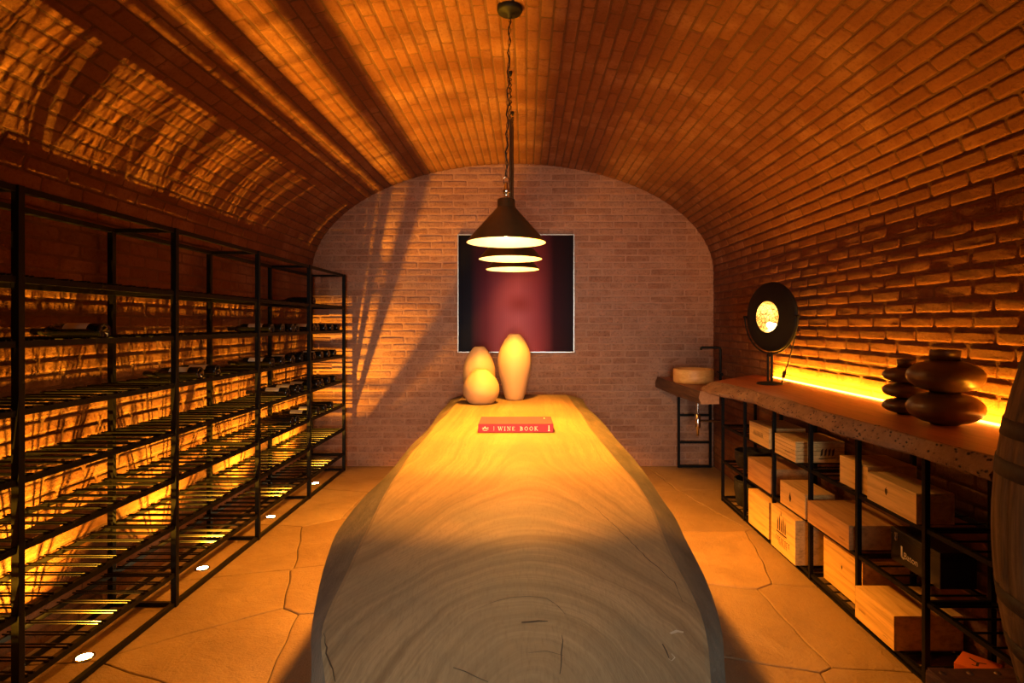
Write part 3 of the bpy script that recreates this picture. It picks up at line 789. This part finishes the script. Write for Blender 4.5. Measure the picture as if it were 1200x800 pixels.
for a, b in zip(GP, GP[1:]):
    for z in GS:
        if cell is None:
            mb = MB()
            for i in range(5): mb.tube([(GX - .004, (i + .5) * .49 / 5, -.0035), (1.895, (i + .5) * .49 / 5, -.0035)], .0045, 6)
            cell = mb.build('wire_shelf', STEEL, rk, (0, a, z))
        else:
            c = cell.copy(); C.objects.link(c); c.parent = rk; c.location = (0, a, z)

# wine crates: face towards the room at x = xf, from y1 (far) to y2 (near)
def text_mesh(s, size):
    cu = bpy.data.curves.new('t', 'FONT'); cu.body = s; cu.size = size; cu.align_x = 'CENTER'; cu.align_y = 'CENTER'
    ob = bpy.data.objects.new('t', cu); C.objects.link(ob); bpy.context.view_layer.update()
    me = bpy.data.meshes.new_from_object(ob.evaluated_get(bpy.context.evaluated_depsgraph_get()))
    vs = [v.co.copy() for v in me.vertices]; fs = [tuple(p.vertices) for p in me.polygons]
    bpy.data.objects.remove(ob); bpy.data.curves.remove(cu); bpy.data.meshes.remove(me); return vs, fs
def crate(label, y1, y2, z0, h, w, xf=1.6, mat=0, marks=(), yaw=0, planks=1):
    L = y1 - y2; yc = (y1 + y2) / 2
    t = thing('wine_crate', label, 'crate', (xf + w / 2, yc, z0), yaw, 'wooden wine crates under the counter')
    th = .010
    mb = MB()
    for s in (-1, 1):
        for q in range(planks):
            hh = (h - th) / planks
            mb.box((s * (w / 2 - th / 2), 0, hh * (q + .5)), (th, L, hh - (.0015 if planks > 1 else 0)), ch=.0012)
            mb.box((0, s * (L / 2 - th / 2), hh * (q + .5)), (w - 2 * th, th, hh - (.0015 if planks > 1 else 0)), ch=.0012)
    mb.box((0, 0, .006), (w - 2 * th, L - 2 * th, .010))
    mb.build('box_body', PINE[mat], t)
    mb = MB(); mb.box((0, 0, h - th / 2 + .0008), (w, L, th), ch=.0015); mb.build('lid', PINE[mat], t)
    for m in marks:
        mb = MB()
        if m[0] == 'front':                                     # printed on the long face; u along -y (left to right), v up
            _, kind, u, v, s = m; X = -w / 2 - .0006
            put = lambda a, b: (X, L / 2 - (u * L + a * s), v * h + b * s)
        else:
            _, kind, u, v, s = m; Y = -L / 2 - .0006
            put = lambda a, b: (-w / 2 + u * w + a * s, Y, v * h + b * s)
        def poly(pts): mb.add([put(a, b) for a, b in pts], [tuple(range(len(pts)))])
        if kind == 'crest':
            poly([(-.3, .5), (.3, .5), (.34, .0), (0, -.5), (-.34, .0)]); poly([(-.12, .52), (.12, .52), (0, .8)])
        elif kind == 'fleur':
            poly([(-.12, -.5), (.12, -.5), (.22, 0), (0, .6), (-.22, 0)]); poly([(-.3, -.15), (-.14, -.35), (-.2, .2)]); poly([(.3, -.15), (.14, -.35), (.2, .2)])
        elif kind == 'chateau':
            for q in range(5): poly([(-.5 + q * .22, -.3), (-.36 + q * .22, -.3), (-.36 + q * .22, .1 + .16 * (q % 2)), (-.43 + q * .22, .38 + .16 * (q % 2)), (-.5 + q * .22, .1 + .16 * (q % 2))])
            poly([(-.62, -.44), (.64, -.44), (.60, -.36), (-.58, -.36)]); poly([(-.1, .5), (.02, .5), (-.04, .8)])
        elif kind == 'leaf':
            for q in range(4): poly([(-.5 + .25 * q, -.2), (-.36 + .25 * q, -.1), (-.3 + .25 * q, .35), (-.46 + .25 * q, .2)])
            poly([(-.6, -.38), (.5, -.30), (.5, -.25), (-.6, -.32)])
        elif kind == 'script':
            for q in range(9):
                a = -.5 + q * .12; poly([(a, -.10), (a + .03, -.10), (a + .09, .12), (a + .06, .12)])
                poly([(a + .06, .10), (a + .12, -.10), (a + .10, -.10), (a + .05, .08)])
        elif kind == 'line':
            for q in range(8):
                a = -.5 + q * .13; poly([(a, -.08), (a + .025, -.08), (a + .025, .08), (a, .08)]); poly([(a, .05), (a + .08, .05), (a + .08, .08), (a, .08)])
                if q % 2: poly([(a + .06, -.08), (a + .085, -.08), (a + .085, .08), (a + .06, .08)])
        mb.build('printed_mark', INK, t)
    return t
Z1, Z2, Z3 = .0412, .3362, .6312
crate('small pale wine crate with script print, farthest on the top rack shelf', 4.20, 3.86, Z3, .135, .24, 1.59, 1, [('front', 'script', .45, .5, .16)])
crate('plank-sided wine crate with leaf print on its end, second on the top shelf', 3.77, 3.48, Z3, .125, .29, 1.59, 0, [('front', 'line', .62, .35, .07), ('end', 'leaf', .66, .45, .09)], planks=5)
crate('plain wine crate on the top rack shelf, behind the one with the crest', 3.06, 2.81, Z3, .140, .235, 1.628, 1)
crate('wine crate with a small dark crest, nearest on the top rack shelf', 2.77, 2.41, Z3, .125, .155, 1.60, 0, [('front', 'crest', .42, .58, .030)], yaw=-.02)
crate('plain aged wine crate, farthest one on the middle rack shelf', 4.25, 3.865, Z2, .160, .26, 1.60, 2, yaw=.01)
crate('small wine crate with dark emblem on its face, middle rack shelf', 3.69, 3.36, Z2, .140, .17, 1.59, 1, [('front', 'fleur', .42, .52, .055)])
crate('long reddish plain wine crate on the middle shelf, before the black case', 3.33, 2.905, Z2, .120, .285, 1.59, 2, [('front', 'line', .85, .3, .05)])
crate('tall plain wine crate, farthest one on the bottom rack shelf', 4.20, 3.86, Z1, .240, .27, 1.585, 1, yaw=.015)
crate('tall wine crate printed with chateau emblem and lettering, bottom rack shelf', 3.78, 3.44, Z1, .262, .30, 1.57, 0,
      [('front', 'chateau', .45, .64, .12), ('front', 'line', .48, .42, .09), ('front', 'line', .5, .30, .19), ('front', 'line', .5, .2, .12), ('end', 'line', .72, .36, .07)])
crate('tall plain wine crate in the shade beside the low one, bottom rack shelf', 3.28, 2.90, Z1, .240, .235, 1.655, 1, [('front', 'crest', .5, .55, .02)])
crate('low wide wine crate with small prints, nearest on the bottom rack shelf', 2.84, 2.54, Z1, .150, .30, 1.585, 0, [('front', 'line', .2, .35, .055), ('front', 'line', .8, .2, .035)])

t = thing('gift_case', 'black gift case with the white word Baton on the middle rack shelf', 'case', (1.815, 2.64, Z2), 0)
mb = MB(); mb.box((0, 0, .062), (.155, .335, .124), ch=.003); mb.build('case_body', CASE, t)
mb = MB(); mb.box((0, 0, .139), (.157, .337, .028), ch=.003); mb.build('lid', CASE, t)
vs, fs = text_mesh('Baton', .042)
mb = MB(); mb.add([(-.0785, -(v.x) + .022, v.y + .050) for v in vs], fs)
for p in ([(.096, .088), (.084, .088), (.084, .036), (.096, .036)], [(.096, .036), (.096, .046), (.072, .038), (.072, .030)]):
    mb.add([(-.0785, a - .004, b) for a, b in p], [(0, 1, 2, 3)])
mb.build('lettering', WHITE, t)
mb = MB(); mb.box((-.081, .12, .122), (.006, .024, .034), ch=.002); mb.tube([(-.083, .12, .135), (-.086, .12, .118), (-.083, .12, .104)], .003, 8); mb.build('clasp', CHROME, t)

# baskets in the far bay
def basket(name, label, loc, r, h, mat):
    t = thing(name, label, 'basket', loc)
    mb = MB(); n = 48
    mb.lathe([(0, .004), (r * .8, .004), (r * .82, .0), (r * .86, .01), (r, h * .6), (r * .98, h), (r * .93, h), (r * .92, h * .6), (r * .78, .02), (0, .02)], n, warp=lambda rr, z, k: rr * (1 + .02 * (1 if k % 2 else -1)))
    mb.build('basket_body', mat, t)
    mb = MB(); mb.tube([(r * .98 * math.cos(a * PI / 16), r * .98 * math.sin(a * PI / 16), h) for a in range(33)], .007, 8, caps=False); mb.build('rim', mat, t)
    return t
b1 = basket('wicker_basket', 'dark ribbed round basket in the farthest bay, middle rack shelf', (1.765, 4.60, Z2), .13, .125, WICKER)
b2 = basket('wicker_basket', 'black round basket in the farthest bay, bottom rack shelf', (1.765, 4.60, Z1), .135, .20, SACK)

# ------------------------------------------------------------------ dark vases on the counter
def stacked(name, label, loc, r, hh, cs, neck, n=48):
    prof = [(0, 0), (r * .36, 0)]
    for i, c in enumerate(cs):
        for k in range(13):
            a = -PI / 2 + PI * (k + .5) / 13 * 1.0
            rr = r * math.cos(a) ** .85; prof.append((max(rr, r * .38), c + hh * math.sin(a)))
    nr, nb, nt_ = neck
    prof += [(nr, nb), (nr * 1.03, nt_ - .004), (nr * 1.0, nt_), (nr * .86, nt_), (nr * .84, nb), (0, nb - .01)]
    mb = MB(); mb.lathe(prof, n); o = mb.build(name, CLAY); o.location = loc
    return tag(o, label, 'vase', 'dark stacked-disc vases on the counter')
stacked('clay_vase', 'large dark clay vase of two stacked discs on the counter', (1.72, 2.42, CZ), .138, .066, [.068, .198], (.053, .262, .305))
stacked('clay_vase', 'smaller dark clay vase of three stacked discs, behind the larger', (1.742, 2.70, CZ), .098, .036, [.038, .108, .178], (.038, .212, .25))

# ------------------------------------------------------------------ disc lamp
lx, ly = 1.67, 4.04
lamp = thing('table_lamp', 'black disc lamp with gold leaf bowl glowing on the counter', 'lamp', (lx, ly, CZ))
mb = MB(); mb.lathe([(0, 0), (.085, 0), (.088, .004), (.080, .012), (.03, .020), (0, .021)], 40); mb.build('base', BLACK, lamp)
nrm = Vector((-.945, -.33, 0)).normalized(); side = Vector((nrm.y, -nrm.x, 0))
zc = .462
mb = MB()
for s in (-.018, .018): mb.tube([side * s + Vector((0, 0, .015)), side * s + Vector((0, 0, .20))], .0085, 10)
mb.box((0, 0, .205), (.03, .03, .03), ch=.004, M=Matrix.Rotation(math.atan2(side.y, side.x), 3, 'Z')); mb.build('stand', BLACK, lamp)
mb = MB(); R_ = .252
mb.tube([side * (R_ * math.cos(a)) + Vector((0, 0, zc + R_ * math.sin(a))) for a in [-PI + PI * i / 24 for i in range(25)]] , .006, 8)
for s in (-1, 1): mb.tube([side * (s * (R_ + .010)) + Vector((0, 0, zc)), side * (s * (R_ - .018)) + Vector((0, 0, zc))], .009, 10)
mb.build('yoke', BLACK, lamp)
zax = nrm; xax = side; yax = zax.cross(xax)
MD = Matrix(((xax.x, yax.x, zax.x, 0), (xax.y, yax.y, zax.y, 0), (xax.z, yax.z, zax.z, zc), (0, 0, 0, 1)))
mb = MB(); mb.lathe([(.107, .024), (.17, .016), (.225, .003), (.238, -.006), (.240, -.014), (.236, -.020), (.20, -.045), (.14, -.085), (.07, -.105), (0, -.11)], 64, MD); disc = mb.build('disc', BLACK, lamp)
mb = MB(); mb.lathe([(.107, .0235), (.105, .010), (.098, -.030), (.075, -.068), (.04, -.090), (0, -.096)], 48, MD); mb.build('gold_bowl', GOLD, disc)
mb = MB(); Mb = MD @ Matrix.Translation((.035, .055, -.03)); mb.lathe([(0, .022), (.012, .018), (.020, .004), (.018, -.012), (.010, -.026), (.010, -.05), (0, -.05)], 20, Mb); mb.build('bulb', LAMPB, disc)
mb = MB(); mb.tube([side * -.235 + Vector((.02, .03, .42)), side * -.21 + Vector((.02, .03, .30)), side * -.16 + Vector((.02, .03, .16)), side * -.11 + Vector((.02, .02, .06)), side * -.085 + Vector((.03, .03, .006)), side * -.05 + Vector((.08, .05, .005)), Vector((.18, .08, .005))], .004, 8)
mb.tube([side * -.125 + Vector((.02, .022, .095)), side * -.108 + Vector((.02, .02, .055))], .011, 10); mb.build('cable', BLACK, lamp)
lp = Vector((lx, ly, CZ)) + (MD @ Vector((.02, .03, .03)))
pl = bpy.data.lights.new('disc_lamp_light', 'POINT'); pl.energy = .9; pl.color = (1, .55, .14); pl.shadow_soft_size = .02
ob = bpy.data.objects.new('disc_lamp_light', pl); C.objects.link(ob); ob.location = lp

# ------------------------------------------------------------------ washstand at the end wall
WZ = .917
ws = thing('washstand', 'small wooden washstand slab on a black steel frame in the far right corner', 'washstand')
mb = MB()
plan_t = [(1.335, 6.005), (1.345, 5.6), (1.36, 5.2), (1.385, 4.70), (1.545, 4.72), (1.60, 5.06), (1.90, 5.10), (1.90, 6.005)]
plan_b = [(1.315, 6.005), (1.325, 5.6), (1.335, 5.2), (1.395, 4.70), (1.545, 4.72), (1.60, 5.06), (1.90, 5.10), (1.90, 6.005)]
mid = [(x - .022, y) if i < 4 else (x, y) for i, (x, y) in enumerate(plan_t)]
mid[3] = (1.375, 4.70)
n = len(plan_t); rings = [[(x, y, WZ) for x, y in plan_t], [(x, y, WZ - .055) for x, y in mid], [(x, y, WZ - .105) for x, y in plan_b]]
for a in range(2):
    for k in range(n):
        mi = 2 if k == 3 else 1
        mb.add([rings[a][k], rings[a][(k + 1) % n], rings[a + 1][(k + 1) % n], rings[a + 1][k]], [(0, 1, 2, 3)], mi)
mb.add(rings[0], [tuple(range(n))], 0); mb.add(rings[2], [tuple(range(n))], 1)
mb.build('slab', [STOP, SEDGE, SCUT], ws)
fy = 5.975; fx0, fx1 = 1.545, 1.865; ft = WZ - .106
for x in (fx0, fx1):
    mb = MB(); mb.box((x, fy, ft / 2), (.024, .024, ft), ch=.002); mb.build('leg', STEEL, ws)
for z in (.012, .255, .53):
    mb = MB(); mb.box(((fx0 + fx1) / 2, fy, z), (fx1 - fx0 - .024, .022, .022)); mb.build('rung', STEEL, ws)
bx_, by_ = 1.53, 5.40
o = MB(); o.lathe([(0, .0), (.165, .0), (.176, .006), (.180, .03), (.180, .118), (.176, .128), (.168, .128), (.163, .11), (.155, .03), (.11, .018), (0, .016)], 56)
bs = o.build('wash_basin', BASIN); bs.location = (bx_, by_, WZ); tag(bs, 'round amber stone vessel basin on the corner washstand', 'basin')
t = thing('basin_tap', 'tall black basin tap with angled spout, beside the amber basin', 'tap', (1.785, 5.42, WZ))
mb = MB(); mb.lathe([(0, 0), (.032, 0), (.032, .008), (.020, .012), (.0, .013)], 24); mb.build('base', BLACK, t)
mb = MB(); mb.tube([(0, 0, .01), (0, 0, .300), (-.008, 0, .314), (-.022, 0, .320), (-.165, 0, .320), (-.178, 0, .316), (-.180, 0, .298)], .0125, 12); mb.build('spout', BLACK, t)
mb = MB(); mb.tube([(0, 0, .075), (0, -.04, .075)], .015, 12); mb.tube([(0, -.032, .075), (-.045, -.036, .105)], .005, 8); mb.build('handle', BLACK, t)
t = thing('drain_trap', 'chrome drain pipe with bottle trap hanging under the washstand', 'drain', (1.553, 5.34, WZ - .106))
mb = MB(); mb.tube([(0, 0, 0), (0, 0, -.2)], .012, 12); mb.build('tail_pipe', CHROME, t)
mb = MB(); mb.lathe([(0, -.17), (.014, -.17), (.026, -.18), (.026, -.285), (.020, -.30), (.012, -.305), (.012, -.37), (0, -.37)], 20); mb.build('trap_cup', CHROME, t)
mb = MB(); mb.tube([(.02, 0, -.235), (.352, 0, -.235)], .011, 12); mb.build('waste_pipe', CHROME, t)

# ------------------------------------------------------------------ trunk, barrel, orange carton (near right)
TX0, TX1, TY0, TY1, TH = 1.175, 1.875, 1.02, 1.735, .440
t = thing('trunk', 'rusty brown riveted trunk at the bottom right corner, under the barrel', 'trunk', ((TX0 + TX1) / 2, (TY0 + TY1) / 2, 0))
w, d = TX1 - TX0, TY1 - TY0
mb = MB(); mb.box((0, 0, .17), (w, d, .34), ch=.008); mb.build('trunk_body', RUSTY, t)
mb = MB(); mb.box((0, 0, .39), (w + .006, d + .006, .098), ch=.012)
for s in (-1, 1):
    mb.box((s * (w / 2 - .03), 0, .4385), (.05, d, .003), ch=.001); mb.box((0, s * (d / 2 - .03), .4385), (w - .112, .05, .003), ch=.001)
lid = mb.build('lid', RUSTY, t)
mb = MB()
for i in range(9):
    for s in (-1, 1):
        mb.lathe([(.010, .0), (.008, .002), (.004, .0035), (0, .004)], 10, Matrix.Translation((-w / 2 + .03 + i * (w - .06) / 8, s * (d / 2 - .03), .440)))
        mb.lathe([(.010, .0), (.008, .002), (.004, .0035), (0, .004)], 10, Matrix.Translation((s * (w / 2 - .03), -d / 2 + .03 + i * (d - .06) / 8, .440)))
mb.build('rivet_row', RIVET, lid)
mb = MB(); mb.box((-w / 2 - .006, 0, .335), (.012, .07, .06), ch=.003); mb.tube([(-w / 2 - .012, -.02, .33), (-w / 2 - .02, -.02, .30), (-w / 2 - .02, .02, .30), (-w / 2 - .012, .02, .33)], .005, 8); mb.build('clasp', RIVET, t)

bx_, by_, bz = 1.565, 1.47, TH + .0045
bar = thing('wine_barrel', 'aged oak wine barrel with iron hoops at the right picture edge, on the trunk', 'barrel', (bx_, by_, bz))
BH = .945; rad = lambda z: .240 + (.318 - .240) * (1 - ((z - BH * .48) / (BH * .52)) ** 2)
prof = [(rad(0) - .02, .0), (rad(0), .0)] + [(rad(BH * i / 24), BH * i / 24) for i in range(1, 25)] + [(rad(BH) - .022, BH), (rad(BH) - .024, BH - .035)]
NS = 28 * 6
def stave(r, z, k): return r * (1 - (.010 if k % 6 == 0 else (.002 if k % 6 in (1, 5) else 0)) ) + .002 * math.sin((k // 6) * 5.3)
mb = MB(); mb.lathe(prof, NS, warp=stave); mb.build('barrel_body', OAK, bar)
for z in (BH - .035, .035):
    mb = MB(); mb.lathe([(0, z), (rad(z) - .012, z), (rad(z) - .012, z - .012), (0, z - .012)], 48); mb.build('head', OAK, bar)
for z0, z1 in ((.005, .055), (.13, .17), (.26, .30), (.60, .645), (.705, .75), (.885, BH + .001)):
    mb = MB(); mb.lathe([(rad(z0) - .002, z0), (rad(z0) + .0035, z0), (rad(z1) + .0035, z1), (rad(z1) - .002, z1)], 64)
    for q in range(3):
        for s in (.25, .75):
            z = z0 + (z1 - z0) * .5; a = math.radians(232 + q * 9 + (s - .5) * 4); r = rad(z) + .003
            Mr = Matrix.Translation((r * math.cos(a), r * math.sin(a), z)) @ Matrix.Rotation(a, 4, 'Z') @ Matrix.Rotation(PI / 2, 4, 'Y')
            mb.lathe([(.008, 0), (.006, .004), (0, .006)], 10, Mr)
    mb.build('hoop', HOOP, bar)

t = thing('carton', 'bright orange carton with a dark printed mark behind the trunk', 'carton', (1.70, 2.215, Z1), math.radians(-50))
cw, cd, chh = .125, .117, .135
mb = MB(); mb.box((0, 0, chh / 2), (cw, cd, chh), ch=.003); mb.build('carton_body', ORANGE, t)
mb = MB()
for p in ([(-.03, .02), (-.005, .005), (-.008, -.003), (-.033, .012)], [(-.005, .005), (.02, .018), (.022, .011), (-.003, -.003)], [(-.006, .002), (.003, .0), (.006, -.028), (-.002, -.030)], [(.006, -.028), (-.014, -.034), (-.012, -.027)]):
    mb.add([(a, b, chh + .0006) for a, b in p], [tuple(range(len(p)))])
mb.build('printed_mark', INK, t)

# ------------------------------------------------------------------ added fill lights in two unseen openings behind the camera
al = bpy.data.lights.new('rear_fill_light', 'AREA'); al.shape = 'RECTANGLE'; al.size = .9; al.size_y = 1.9; al.energy = 18; al.color = (1, .93, .80); al.spread = math.radians(42)  # added front fill for the end wall, set in the unseen doorway
ob = bpy.data.objects.new('rear_fill_light', al); C.objects.link(ob); ob.location = (0, YB - .15, 1.08); ob.rotation_euler = (PI / 2, 0, 0)
al = bpy.data.lights.new('table_fill_light', 'AREA'); al.shape = 'RECTANGLE'; al.size = .7; al.size_y = .45; al.energy = 5.2; al.color = (.90, 1, .92); al.spread = math.radians(30)  # added fill aimed down at the near end of the tabletop
ob = bpy.data.objects.new('table_fill_light', al); C.objects.link(ob); ob.location = (-.03, YB + .02, 2.62)
ob.rotation_euler = (Vector((-.03, 1.05, .75)) - ob.location).to_track_quat('-Z', 'Y').to_euler()
wd = bpy.data.worlds.new('world'); scn.world = wd; wd.use_nodes = True
wd.node_tree.nodes['Background'].inputs[0].default_value = (.5, .6, .7, 1); wd.node_tree.nodes['Background'].inputs[1].default_value = .05

# ------------------------------------------------------------------ camera and view
cam = bpy.data.cameras.new('camera'); co = bpy.data.objects.new('camera', cam); C.objects.link(co); scn.camera = co
co.location = (0, 0, HC); co.rotation_euler = (PI / 2, 0, 0)
cam.sensor_width = 36; cam.lens = 36 * F / 1200; cam.shift_x = -17 / 1200; cam.shift_y = -20 / 1200; cam.clip_start = .05
vs_ = scn.view_settings; scn.display_settings.display_device = 'sRGB'
vs_.view_transform = 'Standard'; vs_.look = 'None'; vs_.gamma = 1; vs_.exposure = 0; vs_.use_curve_mapping = False
scn.cycles.use_denoising = True
scn.cycles.max_bounces = 8; scn.cycles.diffuse_bounces = 3; scn.cycles.sample_clamp_indirect = 4
